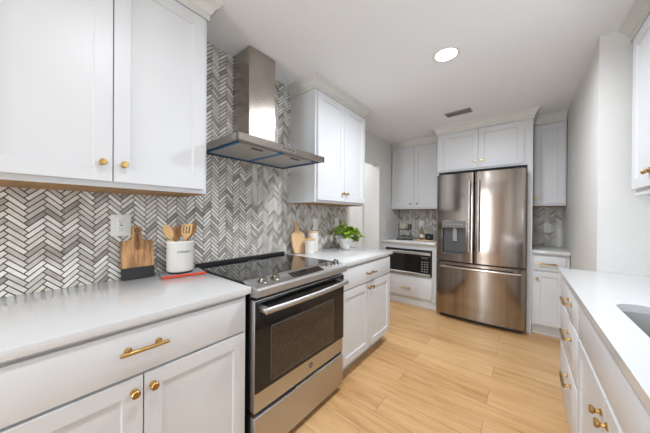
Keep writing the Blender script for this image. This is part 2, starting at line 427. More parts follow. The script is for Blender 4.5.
# right wall upper: facing -x, origin at its far end
w5 = .66
t = thing('wall_cabinet', (XR2-.002, 2.285, 0), -D90, 'white wall cabinet cropped by the right edge of the photo, above the sink counter', 'cabinet', 'white wall cabinets')
MB().box(0, w5, -.31, 0, 1.395, H1, .0015).build('cabinet_box', PAINT, t, smooth=25)
door(t, .018, .33-G, 1.43, H1-.03, -.31, kn=(.33-.035, 1.50)); door(t, .33+G, w5-.018, 1.43, H1-.03, -.31, kn=(.33+.035, 1.50))
crown(t, [(-.073, -.31), (w5, -.31), (w5, 0)], H1)

# base cabinets
KZ = .105
def base(name, loc, rz, w_, d, label, group='white base cabinets', open_top=False):
    t = thing(name, loc, rz, label, 'cabinet', group)
    b = MB()
    if open_top:
        b.box(0, .018, -d, 0, KZ, .882, .001); b.box(w_-.018, w_, -d, 0, KZ, .882, .001); b.box(.018, w_-.018, -d, -d+.018, KZ, .882, .001)
        b.box(.018, w_-.018, -.012, 0, KZ, .882, .001); b.box(.018, w_-.018, -d+.018, -.012, KZ, KZ+.018, .001)
    else: b.box(0, w_, -d, 0, KZ, .882, .0015)
    b.build('cabinet_box', PAINT, t, smooth=25)
    MB().box(.002, w_-.002, -d+.07, -.02, 0.0005, KZ, .001).build('toe_kick', KICK, t)
    return t
FD = .622        # carcass depth; fronts add .019
wb = .845
t = base('base_cabinet', LW(-.15), D90, wb, FD, 'white base cabinet left of the range with one wide drawer over two doors')
drawer(t, .012, wb-.014, .708, .866, -FD, pl=(.424, .80), length=.142)
door(t, .012, .424-G, .118, .697, -FD, kn=(.424-.028, .65)); door(t, .424+G, wb-.014, .118, .697, -FD, kn=(.424+.028, .65))
wb2 = .866
t = base('base_cabinet', LW(1.483), D90, wb2, FD, 'white base cabinet right of the range with its two lower doors under the plant')
drawer(t, .014, wb2-.012, .700, .862, -FD, pl=(wb2/2, .775), length=.15)
door(t, .014, wb2/2-G, .118, .688, -FD, kn=(wb2/2-.033, .648)); door(t, wb2/2+G, wb2-.012, .118, .688, -FD, kn=(wb2/2+.033, .648))
# cabinet with the built-in microwave opening
MW0, MW1 = .06, .725
BD = .625
t = thing('microwave_cabinet', (.003, YB-.002, 0), 0, 'white base cabinet around the built-in microwave with one deep drawer below', 'cabinet', None)
b = MB(); W_ = .780
b.box(0, MW0, -BD, 0, KZ, .882, .0015); b.box(MW1, W_, -BD, 0, KZ, .882, .0015); b.box(MW0, MW1, -BD, 0, KZ, .435, .0015); b.box(MW0, MW1, -BD, 0, .80, .882, .0015); b.box(MW0, MW1, -.02, 0, .43, .81, 0)
b.build('cabinet_box', PAINT, t, smooth=25)
MB().box(.002, W_-.002, -BD+.02, -.02, .0005, KZ, .001).build('toe_kick', PAINT, t)
drawer(t, .07, W_-.048, .135, .412, -BD, pl=(.385, .25), length=.14)
# narrow base right of the fridge
W_ = .292
t = base('base_cabinet', (1.762, YB-.002, 0), 0, W_, BD, 'narrow white base cabinet right of the refrigerator with one drawer over one door')
drawer(t, .014, W_-.03, .705, .858, -BD, pl=(.125, .775), shaker=0, length=.15)
door(t, .014, W_-.03, .125, .690, -BD, rail=.055, kn=(.04, .615))
MB().box(.002, W_-.002, -BD+.055, -BD+.072, .0005, KZ-.01, .001).build('kick_board', PAINT, t)
# right wall: drawer bank and sink base (facing -x, local X runs towards -y)
RX = XR2-.002-1.905+.0
RD = XR2-.002-1.907
wd = .68
t = base('base_cabinet', (XR2-.002, 2.335, 0), -D90, wd, RD, 'white three-drawer base cabinet at the far end of the sink counter')
for z0, z1, zp in ((.712, .866, .80), (.442, .700, .615), (.118, .430, .365)):
    drawer(t, .014, wd-.012, z0, z1, -RD, pl=(.44, zp), length=.165)
ws = 1.0
t = base('base_cabinet', (XR2-.002, 2.335-wd-.001, 0), -D90, ws, RD, 'white sink base cabinet with false front over two brass-knobbed doors', open_top=True)
b = MB().box(.014, ws-.012, -RD-.019, -RD, .712, .866, .002, seg=2); b.build('false_front', PAINT, t)
door(t, .014, ws/2-G, .118, .697, -RD, kn=(ws/2-.035, .63)); door(t, ws/2+G, ws-.012, .118, .697, -RD, kn=(ws/2+.035, .63))
wz = .70
t = base('base_cabinet', (XR2-.002, 2.335-wd-ws-.002, 0), -D90, wz, RD, 'white two-door base cabinet under the near end of the sink counter')
door(t, .014, wz/2-G, .118, .866, -RD, kn=(wz/2-.035, .80)); door(t, wz/2+G, wz-.012, .118, .866, -RD, kn=(wz/2+.035, .80))

# ------------------------------------------------------------------ countertops
def slab(name, x0, x1, y0, y1, label, z0=.8825, z1=.914, group='white quartz countertops'):
    o = MB().box(x0, x1, y0, y1, z0, z1, .0025, seg=2).build(name, QUARTZ, None, org=(x0, y0, z0)); return tag(o, label, 'countertop', group)
slab('countertop', .007, .6555, -.17, .708, 'white quartz countertop left of the range, under the utensil crock')
slab('countertop', .007, .6555, 1.483, 2.378, 'white quartz countertop right of the range, under the potted plant')
slab('countertop', .002, .783, YB-.675, YB-.007, 'white quartz countertop above the microwave, left of the refrigerator')
slab('countertop', 1.762, 2.057, YB-.675, YB-.007, 'small white quartz countertop right of the refrigerator')
# sink counter with a rounded cut-out
SX0, SX1, SY0, SY1 = 1.975, 2.39, .76, 1.56
def rrect(x0, x1, y0, y1, r, n=7):
    out = []
    for cx, cy, a0 in ((x1-r, y1-r, 0), (x0+r, y1-r, 90), (x0+r, y0+r, 180), (x1-r, y0+r, 270)):
        for k in range(n+1):
            a = R(a0+90*k/n); out.append((cx+r*math.cos(a), cy+r*math.sin(a)))
    return out
def plate_with_hole(outer, hole, z0, z1, m=None):
    b = MB(); t = bmesh.new(); ed = []; vo = {}
    for z in (z0, z1):
        A = [t.verts.new((x, y, z)) for x, y in outer]; B = [t.verts.new((x, y, z)) for x, y in hole]
        e = [t.edges.new((L_[k], L_[(k+1) % len(L_)])) for L_ in (A, B) for k in range(len(L_))]
        bmesh.ops.triangle_fill(t, use_beauty=True, edges=e); vo[z] = (A, B)
    hx0, hx1 = min(p[0] for p in hole)+.01, max(p[0] for p in hole)-.01; hy0, hy1 = min(p[1] for p in hole)+.01, max(p[1] for p in hole)-.01
    bad = [f for f in t.faces if hx0 < f.calc_center_median().x < hx1 and hy0 < f.calc_center_median().y < hy1 and all(v in vo[z0][1] or v in vo[z1][1] for v in f.verts)]
    bmesh.ops.delete(t, geom=bad, context='FACES_ONLY')
    for q in (0, 1):
        a, c = vo[z0][q], vo[z1][q]; n = len(a)
        for k in range(n): t.faces.new((a[k], a[(k+1) % n], c[(k+1) % n], c[k]))
    bmesh.ops.recalc_face_normals(t, faces=t.faces); b._merge(t, m); return b
o = plate_with_hole([(1.878, -.06), (XR2-.002, -.06), (XR2-.002, YJ-.002), (1.878, YJ-.002)], rrect(SX0, SX1, SY0, SY1, .075), .8825, .914)
tag(o.build('countertop', QUARTZ, None, smooth=25), 'long white quartz sink countertop along the right side', 'countertop', 'white quartz countertops')
t = thing('kitchen_sink', ((SX0+SX1)/2, (SY0+SY1)/2, .70), 0, 'undermount stainless steel sink with rounded corners in the right countertop', 'sink')
cxs, cys = (SX0+SX1)/2, (SY0+SY1)/2
tb = bmesh.new(); rings = []
for ins, z, r in ((-.020, .881, .09), (-.006, .881, .08), (-.004, .876, .08), (.0, .74, .08), (.012, .712, .075), (.035, .70, .06)):
    rings.append([tb.verts.new((x-cxs, y-cys, z-.70)) for x, y in rrect(SX0+ins, SX1-ins, SY0+ins, SY1-ins, r)])
for a, c in zip(rings, rings[1:]):
    n = len(a)
    for k in range(n): tb.faces.new((a[k], a[(k+1) % n], c[(k+1) % n], c[k]))
tb.faces.new(rings[-1]); bmesh.ops.recalc_face_normals(tb, faces=tb.faces)
MB()._merge(tb).build('basin', SINKST, t, smooth=50)
MB().lathe([(0, .004), (.02, .004), (.03, .006), (.042, .006), (.045, .001), (0, .001)], c=(0, 0, 0)).build('drain', CHROME, t)

# ------------------------------------------------------------------ refrigerator and its surround
YF = 3.49   # face of the surround
t = thing('refrigerator_cabinet', (.785, YB-.002, 0), 0, 'white two-door cabinet above the refrigerator with tall side panels', 'cabinet')
W_ = .975; dd = YB-.002-YF
b = MB(); b.box(0, W_, -dd, 0, 1.845, H1, .0015); b.build('cabinet_box', PAINT, t, smooth=25)
MB().box(0, .020, -dd, 0, .0005, 1.845, .001).build('side_panel', PAINT, t)
MB().box(W_-.045, W_, -dd, 0, .0005, 1.845, .001).build('side_panel', PAINT, t)
door(t, .02, .467-G, 1.862, H1-.012, -dd, kn=(.467-.036, 1.945)); door(t, .467+G, W_-.075, 1.862, H1-.012, -dd, kn=(.467+.036, 1.945))
crown(t, [(0, 0), (0, -dd), (W_, -dd), (W_, 0)], H1)

FX0, FX1 = .818, 1.710; FC = (FX0+FX1)/2; FW = FX1-FX0
fr = thing('refrigerator', (FC, YB-.05, 0), 0, 'large stainless steel french-door refrigerator with bottom freezer and water dispenser', 'refrigerator')
OY = YB-.05
def fy(x): return 3.322+.034*(2*(x-FC)/FW)**2     # bowed front
def bowed(x0, x1, z0, z1, yback, n=14, hole=None, r=.012):
    """door slab whose front follows the bow; hole=(hx0,hx1,hz0,hz1,depth) sinks a niche"""
    t = bmesh.new()
    xs = [x0+(x1-x0)*k/n for k in range(n+1)]; zs = [z0, z1]
    if hole:
        xs = sorted(set([x for x in xs if abs(x-hole[0]) > .008 and abs(x-hole[1]) > .008]+[hole[0], hole[1]])); zs = [z0, hole[2], hole[3], z1]
    def yy(x):   # rounded vertical ends
        e = min(x-x0, x1-x); return fy(x)+(r-math.sqrt(max(0, r*r-(r-e)**2)) if e < r else 0)
    xs = sorted(set(xs+[x0+r*.15, x0+r*.5, x0+r, x1-r, x1-r*.5, x1-r*.15]))
    F = [[t.verts.new((x-FC, yy(x)-OY, z)) for z in zs] for x in xs]; Bk = [[t.verts.new((x-FC, yback-OY, z)) for z in (z0, z1)] for x in xs]
    inh = lambda i, j: hole and xs[i] >= hole[0]-1e-6 and xs[i+1] <= hole[1]+1e-6 and j == 1
    for i in range(len(xs)-1):
        for j in range(len(zs)-1):
            if not inh(i, j): t.faces.new((F[i][j], F[i+1][j], F[i+1][j+1], F[i][j+1]))
        t.faces.new((F[i][0], F[i+1][0], Bk[i+1][0], Bk[i][0])); t.faces.new((F[i][-1], F[i+1][-1], Bk[i+1][-1], Bk[i][-1])); t.faces.new((Bk[i][0], Bk[i+1][0], Bk[i+1][1], Bk[i][1]))
    for i in (0, -1): t.faces.new(F[i]+Bk[i][::-1])
    bmesh.ops.recalc_face_normals(t, faces=t.faces)
    return MB()._merge(t)
YD = 3.43
MB().box(FX0+.004-FC, FX1-.004-FC, YD+.006-OY, 0, .035, 1.775, .003).box(FX0+.03-FC, FX1-.03-FC, 3.42-OY, -.1, .0005, .06, .002).build('fridge_body', BLACK, fr)
HX = (.893, 1.152, .815, 1.215)
SPL = 1.236
ld = bowed(FX0, SPL-.004, .722, 1.79, YD, hole=HX).build('left_door', STEELV, fr, smooth=30)
rd = bowed(SPL+.004, FX1, .722, 1.79, YD).build('right_door', STEELV, fr, smooth=30)
fd = bowed(FX0, FX1, .055, .705, YD).build('freezer_drawer', STEELV, fr, smooth=30)
def rel(b): return b
def F_(x, y, z): return (x-FC, y-OY, z)
# hinge caps and gasket strip
for xh in (FX0+.02, FX1-.10): MB().box(xh-FC, xh+.08-FC, 3.36-OY, 3.5-OY, 1.775, 1.805, .004).build('hinge_cover', BLACK, fr)
# dispenser niche: control panel above, dark well below
b = MB(); yb = fy(1.02)+.065
b.box(HX[0]-FC, HX[1]-FC, yb-OY, yb+.006-OY, HX[2], HX[3], 0)
for x in (HX[0], HX[1]-.004): b.box(x-FC, x+.004-FC, 3.325-OY, yb-OY, HX[2], HX[3], 0)
b.box(HX[0]-FC, HX[1]-FC, 3.33-OY, yb-OY, HX[2], HX[2]+.004, 0); b.box(HX[0]-FC, HX[1]-FC, 3.33-OY, yb-OY, HX[3]-.004, HX[3], 0)
b.build('dispenser_well', DARK, ld)
b = MB(); b.box(HX[0]+.001-FC, HX[1]-.001-FC, 3.327-OY, yb-OY, 1.13, HX[3]-.001, .003); o = b.build('dispenser_panel', SLATE, ld)
for k in range(5): MB().box(HX[0]+.035+k*.042-FC, HX[0]+.055+k*.042-FC, 3.3255-OY, 3.328-OY, 1.165, 1.178, .0008).build('touch_button', GREY, o)
MB().box(1.005-FC, 1.055-FC, 3.352-OY, 3.362-OY, .965, 1.10, .004).box(1.012-FC, 1.048-FC, 3.35-OY, 3.39-OY, 1.095, 1.132, .004).build('dispenser_paddle', GREY, ld)
b = MB(); b.box(HX[0]+.008-FC, HX[1]-.008-FC, 3.33-OY, 3.40-OY, .8195, .829, .002)
for k in range(9): b.box(HX[0]+.02+k*.026-FC, HX[0]+.03+k*.026-FC, 3.334-OY, 3.396-OY, .829, .832, .0005)
b.build('drip_tray', DARK, ld)
b = MB()
for a in ((HX[0]-.006, HX[0]+.002, HX[2]-.006, HX[3]+.006), (HX[1]-.002, HX[1]+.006, HX[2]-.006, HX[3]+.006), (HX[0]-.006, HX[1]+.006, HX[2]-.006, HX[2]+.002), (HX[0]-.006, HX[1]+.006, HX[3]-.002, HX[3]+.006)):
    b.box(a[0]-FC, a[1]-FC, fy(HX[0]+.05)-.005-OY, fy(HX[0])+.012-OY, a[2], a[3], .001)
b.build('dispenser_frame', STEELV, ld)
def vhandle(x, parent, m=None):
    b = MB(); y0 = fy(x)
    pts = [F_(x, y0-.045-.012*math.sin(math.pi*k/12), .86+.83*k/12) for k in range(13)]
    b.tube(pts, .0125, n=14)
    for z in (.885, 1.665): b.box(x-.011-FC, x+.011-FC, y0-.05-OY, y0+.004-OY, z-.016, z+.016, .004)
    return b.build('handle', CHROME, parent)
vhandle(1.192, ld); vhandle(1.283, rd)
b = MB(); pts = [F_(.872+.80*k/16, fy(.872+.80*k/16)-.05, .655) for k in range(17)]
b.tube(pts, .0125, n=14)
for x in (.90, 1.64): b.box(x-.016-FC, x+.016-FC, fy(x)-.055-OY, fy(x)+.004-OY, .644, .666, .004)
b.build('handle', CHROME, fd)
b = MB(); b.box(FX0+.05-FC, FX1-.05-FC, 3.40-OY, 3.42-OY, .01, .05, .002); b.build('base_grille', BLACK, fr)

# ------------------------------------------------------------------ built-in microwave
mw = thing('microwave_oven', (.395, YB-.25, .436), 0, 'black and stainless built-in microwave oven in the far left base cabinet', 'microwave')
ox, oy, oz = .395, YB-.25, .436; fY = YB-.002-BD
b = MB(); b.box(MW0+.012-ox+.003, MW1-.005-ox, fY-oy+.012, 0, .0005, .355, .002); b.build('oven_body', BLACK, mw)
x0, x1 = MW0+.005-ox, MW1-.002-ox
MB().box(x0, x1, fY-.020-oy, fY-.001-oy, .002, .362, .002).build('black_surround', BLACK, mw)
MB().box(x0+.012, x1-.155, fY-.032-oy, fY-.0205-oy, .045, .295, .003).build('door_glass', BLACKGL, mw)
mpn = MB().box(x1-.150, x1-.012, fY-.032-oy, fY-.0205-oy, .045, .295, .003).build('control_panel', BLACKGL, mw)
MB().box(x0+.006, x1-.008, fY-.036-oy, fY-.0205-oy, .296, .335, .004).build('top_trim', STEELH, mw)
MB().box(x0+.006, x1-.008, fY-.036-oy, fY-.0205-oy, .010, .044, .004).build('bottom_trim', STEELH, mw)
for r in range(5):
    for c in range(3): MB().box(x1-.125+c*.034, x1-.105+c*.034, fY-.0332-oy, fY-.0321-oy, .07+r*.032, .082+r*.032, 0).build('button', GREY, mpn)
MB().box(x1-.125, x1-.038, fY-.0332-oy, fY-.0321-oy, .25, .275, 0).build('display', DARK, mpn)
# ------------------------------------------------------------------ range
rg = thing('electric_range', (.33, 1.095, 0), D90, 'stainless slide-in electric range with black glass cooktop and oven door', 'range')
# local: X = world y - 1.095, Y = -(world x - .33)
def lx(y): return y-1.095
def ly(x): return .33-x
RY0, RY1 = .714, 1.476
def rbox(b, xa, xb, ya, yb_, za, zb, bev=.0015, **k): return b.box(lx(ya), lx(yb_), ly(xb), ly(xa), za, zb, bev, **k)
b = MB(); rbox(b, .03, .625, RY0+.004, RY1-.004, .03, .893); 
for yy_ in (RY0+.05, RY1-.05):
    for xx_ in (.10, .56): b.lathe([(0, 0), (.018, 0), (.018, .03), (0, .03)], c=(lx(yy_), ly(xx_), .0005))
b.build('range_body', BLACK, rg)
b = MB(); rbox(b, .035, .606, RY0-.0, RY1, .9145, .924, .002); b.build('glass_cooktop', BLACKGL, rg)
b = MB(); rbox(b, .0085, .040, RY0+.002, RY1-.002, .893, .944, .004); b.build('rear_vent_trim', BLACK, rg)
b = MB()
for cy_, cx_, r_ in ((.90, .45, .105), (1.29, .46, .10), (.90, .20, .075), (1.29, .19, .085), (1.10, .13, .05)):
    for rr in (r_, r_*.62): b.lathe([(rr-.0012, .9242), (rr+.0012, .9242), (rr+.0012, .9245), (rr-.0012, .9245), (rr-.0012, .9242)], c=(lx(cy_), ly(cx_), 0), n=48)
b.build('burner_rings', GREY, rg)
# control panel: wedge sloping to the front, stainless
def wedge(y0, y1, prof, name, m, parent):
    b = MB(); n = len(prof); vs = [(lx(y0), ly(x), z) for x, z in prof]+[(lx(y1), ly(x), z) for x, z in prof]
    fs = [tuple(range(n)), tuple(range(n, 2*n))]+[(k, (k+1) % n, n+(k+1) % n, n+k) for k in range(n)]
    b.faces(vs, fs, m)
    bmesh.ops.bevel(b.bm, geom=b.bm.edges[:], offset=.0015, segments=2, affect='EDGES')
    return b.build(name, m, parent, smooth=30)
cp = wedge(RY0-.002, RY1+.002, [(.565, .9255), (.612, .9285), (.694, .909), (.700, .900), (.698, .866), (.640, .858), (.626, .893), (.60, .9145)], 'control_panel', STEELH, rg)
def cpz(x): return .9285-(x-.612)*(.0195/.082) if x > .612 else .9255+(x-.565)*.003/.047
b = MB(); n0 = cpz(.618)+.0006; n1 = cpz(.678)+.0006
b.faces([(lx(.975), ly(.618), n0), (lx(1.245), ly(.618), n0), (lx(1.245), ly(.678), n1), (lx(.975), ly(.678), n1), (lx(.975), ly(.618), n0-.004), (lx(1.245), ly(.618), n0-.004), (lx(1.245), ly(.678), n1-.004), (lx(.975), ly(.678), n1-.004)],
        [(0, 1, 2, 3), (4, 5, 6, 7), (0, 1, 5, 4), (1, 2, 6, 5), (2, 3, 7, 6), (3, 0, 4, 7)])
dsp = b.build('display_panel', BLACKGL, cp, smooth=0)
b = MB()
for k in range(9):
    for q in range(3):
        if 3 <= k <= 4 and q == 0: continue
        x = .630+q*.017; z = cpz(x)+.0009; y = .99+k*.0275
        b.box(lx(y), lx(y+.011), ly(x+.004), ly(x), z-.0006, z+.0002, 0)
b.build('display_marks', GREY, dsp, smooth=0)
tilt = math.atan(.0195/.082)
for y in (.785, .866, 1.334, 1.414):
    kx = .640; b = MB()
    b.lathe([(0, 0), (.024, 0), (.024, .004), (.0205, .006), (.0195, .020), (.017, .024), (0, .025)], n=30)
    b.box(-.005, .005, -.017, .017, .022, .031, .002)
    o = b.build('knob', KNOBST, cp); o.location = (lx(y), ly(kx), cpz(kx)); o.rotation_euler = (tilt, 0, R(12))
# oven door
dr = MB(); rbox(dr, .630, .668, RY0+.004, RY1-.004, .285, .842, .003, seg=2); dr = dr.build('oven_door', STEELH, rg)
b = MB(); rbox(b, .6685, .6755, RY0+.004, RY1-.004, .385, .838, .002); b.build('black_door_glass', BLACKGL, dr)
b = MB(); rbox(b, .6757, .6772, .815, 1.345, .415, .690, .0005); wn = b.build('oven_window', OVENGL, dr)
b = MB()
for q in ((.809, .815, .409, .696), (1.345, 1.351, .409, .696), (.809, 1.351, .409, .415), (.809, 1.351, .690, .696)): rbox(b, .6757, .6776, *q[:2], *q[2:], .0003)
b.build('window_border', DARK, wn)
b = MB(); pts = []
for k in range(21):
    f = -1+2*k/20; pts.append((lx(1.095+f*.352), ly(.722+.014*(1-f*f)), .800))
for (p, q) in zip(pts, pts[1:]):
    pass
t_ = bmesh.new(); rows = []
for p in pts: rows.append([t_.verts.new((p[0], p[1]+dy, p[2]+dz)) for dy, dz in ((-.009, -.012), (-.012, 0), (-.009, .012), (.0, .016), (.008, .012), (.008, -.012), (0, -.016))])
for a, c in zip(rows, rows[1:]):
    for q in range(7): t_.faces.new((a[q], a[(q+1) % 7], c[(q+1) % 7], c[q]))
t_.faces.new(rows[0]); t_.faces.new(rows[-1]); bmesh.ops.recalc_face_normals(t_, faces=t_.faces); b._merge(t_)
for y in (.755, 1.435): rbox(b, .670, .728, y-.014, y+.014, .787, .813, .004)
b.build('handle', STEELH, dr, smooth=60)
bd = MB(); bd.lathe([(0, 0), (.0175, 0), (.0175, .0015), (.016, .0022), (0, .0022)], n=32, axis='-Y'); bd = bd.build('round_badge', DARK, dr); bd.location = (lx(1.13), ly(.6682), .338)
b = MB(); b.lathe([(.0125, .0022), (.0148, .0022), (.0148, .0030), (.0125, .0030), (.0125, .0022)], n=32, axis='-Y')
b.tube([(-.009, -.0026, -.001), (-.006, -.0026, .006), (-.002, -.0026, .002), (-.007, -.0026, -.002), (-.003, -.0026, -.007), (.001, -.0026, -.001), (.004, -.0026, .006), (.0075, -.0026, .003), (.003, -.0026, -.001), (.006, -.0026, -.006), (.010, -.0026, -.002)], .0009, n=6)
b.build('emblem', CHROME, bd)
# drawer below
dw = MB(); rbox(dw, .630, .672, RY0+.004, RY1-.004, .048, .262, .004, seg=2); dw = dw.build('storage_drawer', STEELH, rg)
b = MB(); rbox(b, .60, .655, RY0+.004, RY1-.004, .262, .285, 0); b.build('shadow_gap', BLACK, rg)
b = MB(); rbox(b, .655, .672, 1.00, 1.22, .260, .268, .002); b.build('drawer_grip', STEELH, dw)
b = MB(); rbox(b, .56, .62, RY0+.01, RY1-.01, .012, .047, .001); b.build('kick_plate', BLACK, rg)

# ------------------------------------------------------------------ range hood
HY0, HY1, HD, HZ0, HZ1 = .731, 1.470, .485, 1.676, 1.717
hd = thing('range_hood', (.0085, 1.10, HZ0), D90, 'stainless steel chimney range hood on the herringbone tile wall', 'range hood')
def hx(y): return y-1.10
def hy(x): return .0085-x
def hbox(b, xa, xb, ya, yb_, za, zb, bev=.0015, **k): return b.box(hx(ya), hx(yb_), hy(xb), hy(xa), za-HZ0, zb-HZ0, bev, **k)
b = MB()
# rim as four walls, then a shallow pyramid top
hbox(b, HD-.012, HD, HY0, HY1, HZ0, HZ1, .001); hbox(b, .0085, .02, HY0, HY1, HZ0, HZ1, .001)
hbox(b, .0085, HD, HY0, HY0+.012, HZ0, HZ1, .001); hbox(b, .0085, HD, HY1-.012, HY1, HZ0, HZ1, .001)
cy0, cy1, cd = .985, 1.213, .21
o_ = [(HD-.002, HY0+.002), (HD-.002, HY1-.002), (.0085, HY1-.002), (.0085, HY0+.002)]; i_ = [(cd+.01, cy0-.01), (cd+.01, cy1+.01), (.0085, cy1+.01), (.0085, cy0-.01)]
vs = [(hx(y), hy(x), HZ1-HZ0-.001) for x, y in o_]+[(hx(y), hy(x), .115) for x, y in i_]
b.faces(vs, [(0, 1, 5, 4), (1, 2, 6, 5), (2, 3, 7, 6), (3, 0, 4, 7), (4, 5, 6, 7)])
hood_body = b.build('canopy', HOODST, hd, smooth=20)
b = MB(); hbox(b, .0085, cd, cy0, cy1, HZ0+.112, CEIL-.004, .003); b.build('chimney_cover', HOODST, hd)
b = MB(); hbox(b, .0085, HD-.012, HY0+.012, HY1-.012, HZ0+.012, HZ0+.018, 0); 
b.build('underside_panel', GREY, hd)
ym = (HY0+HY1)/2
for a, c in ((HY0+.05, ym-.012), (ym+.012, HY1-.05)):
    b = MB(); hbox(b, .06, HD-.085, a, c, HZ0+.004, HZ0+.0118, .001); f_ = b.build('grease_filter', FILTER, hd)
    b = MB()
    for q in ((.045, .062, a-.012, c+.012), (.045, HD-.07, a-.012, a+.004), (.045, HD-.07, c-.004, c+.012)): hbox(b, *q, HZ0+.002, HZ0+.0118, 0)
    b.build('blue_film_edge', BLUEF, f_)
    b = MB(); hbox(b, HD-.12, HD-.10, (a+c)/2-.04, (a+c)/2+.04, HZ0-.001, HZ0+.004, .001); b.build('filter_latch', DARK, f_)
b = MB(); hbox(b, HD-.0002, HD+.0012, ym-.065, ym+.065, HZ0+.008, HZ0+.034, .0004); pn = b.build('button_strip', CHROME, hd)
for k in range(5): MB().lathe([(0, 0), (.0065, 0), (.0065, .003), (0, .003)], c=(hx(ym-.044+k*.022), hy(HD+.0012), .021), n=16, axis='-Y').build('button', DARK, pn)

# ------------------------------------------------------------------ ceiling downlight and vent
dl0 = None
for i, (x, y) in enumerate(LAMPS):
    lab = ['round recessed ceiling downlight shining in front of the refrigerator', 'recessed ceiling downlight above the camera', 'recessed ceiling downlight behind the camera', 'recessed ceiling downlight near the rear wall'][i]
    if i == 0:
        dl0 = thing('recessed_downlight', (x, y, CEIL), 0, lab, 'ceiling light', 'recessed downlights')
        MB().lathe([(.070, -.0005), (.092, -.0005), (.093, -.004), (.080, -.008), (.072, -.006), (.070, -.0005)], n=40).build('trim_ring', WHITEP, dl0)
        MB().lathe([(0, -.001), (.0695, -.001), (.0695, -.005), (0, -.005)], n=40).build('diffuser', LAMPM, dl0)
    else:
        c = copy_tree(dl0); c.location = (x, y, CEIL); c['label'] = lab
vt = thing('ceiling_vent', (1.105, 3.09, CEIL), R(-3), 'grey slatted air vent in the ceiling before the refrigerator', 'vent')
VM = mat('vent_grey_metal', (.33, .33, .33), .5, .2)
b = MB()
for q in ((-.13, .13, -.062, -.050), (-.13, .13, .050, .062), (-.13, -.118, -.062, .062), (.118, .13, -.062, .062)): b.box(*q, -.010, -.0005, .002)
b.build('frame', VM, vt)
b = MB()
for k in range(9):
    b.box(-.119, .119, -.0075, .0075, -.0009, .0009, 0, mx=Matrix.Translation((0, -.042+k*.0105, -.006)) @ Matrix.Rotation(R(38), 4, 'X'))
b.build('louvres', VM, vt); MB().box(-.119, .119, -.051, .051, -.0012, -.0004, 0).build('backing', BLACK, vt)

# ------------------------------------------------------------------ outlets and switches
def plate(name, loc, rz, label, cat, gfci=False, kind='outlet', w_=.072, h=.117, group='wall plates'):
    t = thing(name, loc, rz, label, cat, group)
    MB().box(-w_/2, w_/2, -.006, 0, -h/2, h/2, .003, seg=2).build('cover_plate', WHITEP, t)
    if kind == 'outlet':
        rc = MB().box(-.0165, .0165, -.009, -.005, -.034, .034, .002).build('receptacle', WHITEP, t)
        for s in (-1, 1):
            z = s*.019; b = MB()
            b.box(-.0075, -.0055, -.0094, -.0085, z-.001, z+.007, 0); b.box(.0055, .0075, -.0094, -.0085, z-.001, z+.007, 0)
            b.lathe([(0, 0), (.0028, 0), (.0028, .0006), (0, .0006)], c=(0, -.0088, z-.007), n=10, axis='-Y')
            b.build('socket_slots', INK, rc)
        if gfci: MB().box(-.006, .006, -.0098, -.0085, -.004, .004, .0005).build('test_button', GREY, rc)
    else:
        MB().box(-.0165, .0165, -.011, -.005, -.033, .033, .003).build('rocker', WHITEP, t)
    return t
plate('wall_outlet', (.0065, .336, 1.205), D90, 'double-slot white wall outlet behind the black-dipped cutting board', 'outlet', True, w_=.085, h=.115)
plate('wall_outlet', (.0065, 1.92, 1.175), D90, 'white wall outlet above the tall lidded canister', 'outlet')
plate('wall_switch', (.0065, 2.29, 1.185), D90, 'white rocker switch on tile above the potted plant', 'switch', kind='switch')
plate('wall_switch', (.0005, 3.57, 1.17), D90, 'upper white rocker switch on painted wall beside the doorway', 'switch', kind='switch', h=.09, w_=.06)
plate('wall_switch', (.0005, 3.57, 1.065), D90, 'lower white rocker switch on painted wall beside the doorway', 'switch', kind='switch', h=.09, w_=.06)
plate('wall_outlet', (.385, YB-.0065, 1.135), 0, 'white wall outlet behind the amber bottle left of the refrigerator', 'outlet')
plate('wall_outlet', (1.918, YB-.0065, 1.135), 0, 'white wall outlet on tile right of the refrigerator', 'outlet')

# ------------------------------------------------------------------ left counter objects
TOP = .9145
def lean(x, y, z, rz, ang): return Matrix.Translation((x, y, z)) @ Matrix.Rotation(rz, 4, 'Z') @ Matrix.Rotation(-ang, 4, 'X')
# cutting board dipped in black: local X width, Z up, thickness Y; leans back on the tiles
def outline(pts, n=5, r=.012):
    out = []; m_ = len(pts)
    for i, p in enumerate(pts):
        rr = p[2] if len(p) > 2 else r
        a = Vector(pts[i-1][:2]); q = Vector(p[:2]); c = Vector(pts[(i+1) % m_][:2])
        d1 = (a-q); d2 = (c-q); k = min(rr, d1.length*.48, d2.length*.48); A = q+d1.normalized()*k; B = q+d2.normalized()*k
        for s in range(n+1):
            f = s/n; out.append(tuple((A*(1-f)**2+q*2*f*(1-f)+B*f*f)[:]))
    return out
XZ = Matrix.Rotation(R(90), 4, 'X')     # prism drawn in XY stands up in XZ, thickness towards -Y
bt = thing('cutting_board', (.052, .402, TOP), D90, 'acacia cutting board with black-dipped lower third leaning on the tiles', 'cutting board')
bt.rotation_euler = (R(-10.5), 0, D90)
brd = outline([(-.073, 0, .012), (.073, 0, .012), (.073, .205, .012), (.022, .213, .014), (.018, .235, .006), (.028, .285, .02), (-.028, .285, .02), (-.018, .235, .006), (-.022, .213, .014), (-.073, .205, .012)])
b = MB().prism([p for p in clip(brd, (-1, .062, 1, 1))], 0, .016, m=ACACIA, mx=XZ); b.build('wooden_board', ACACIA, bt, smooth=30)
b = MB().prism([p for p in clip(brd, (-1, -1, 1, .062))], -.0004, .0164, m=MATTE, mx=XZ); b.build('black_dipped_end', MATTE, bt, smooth=30)
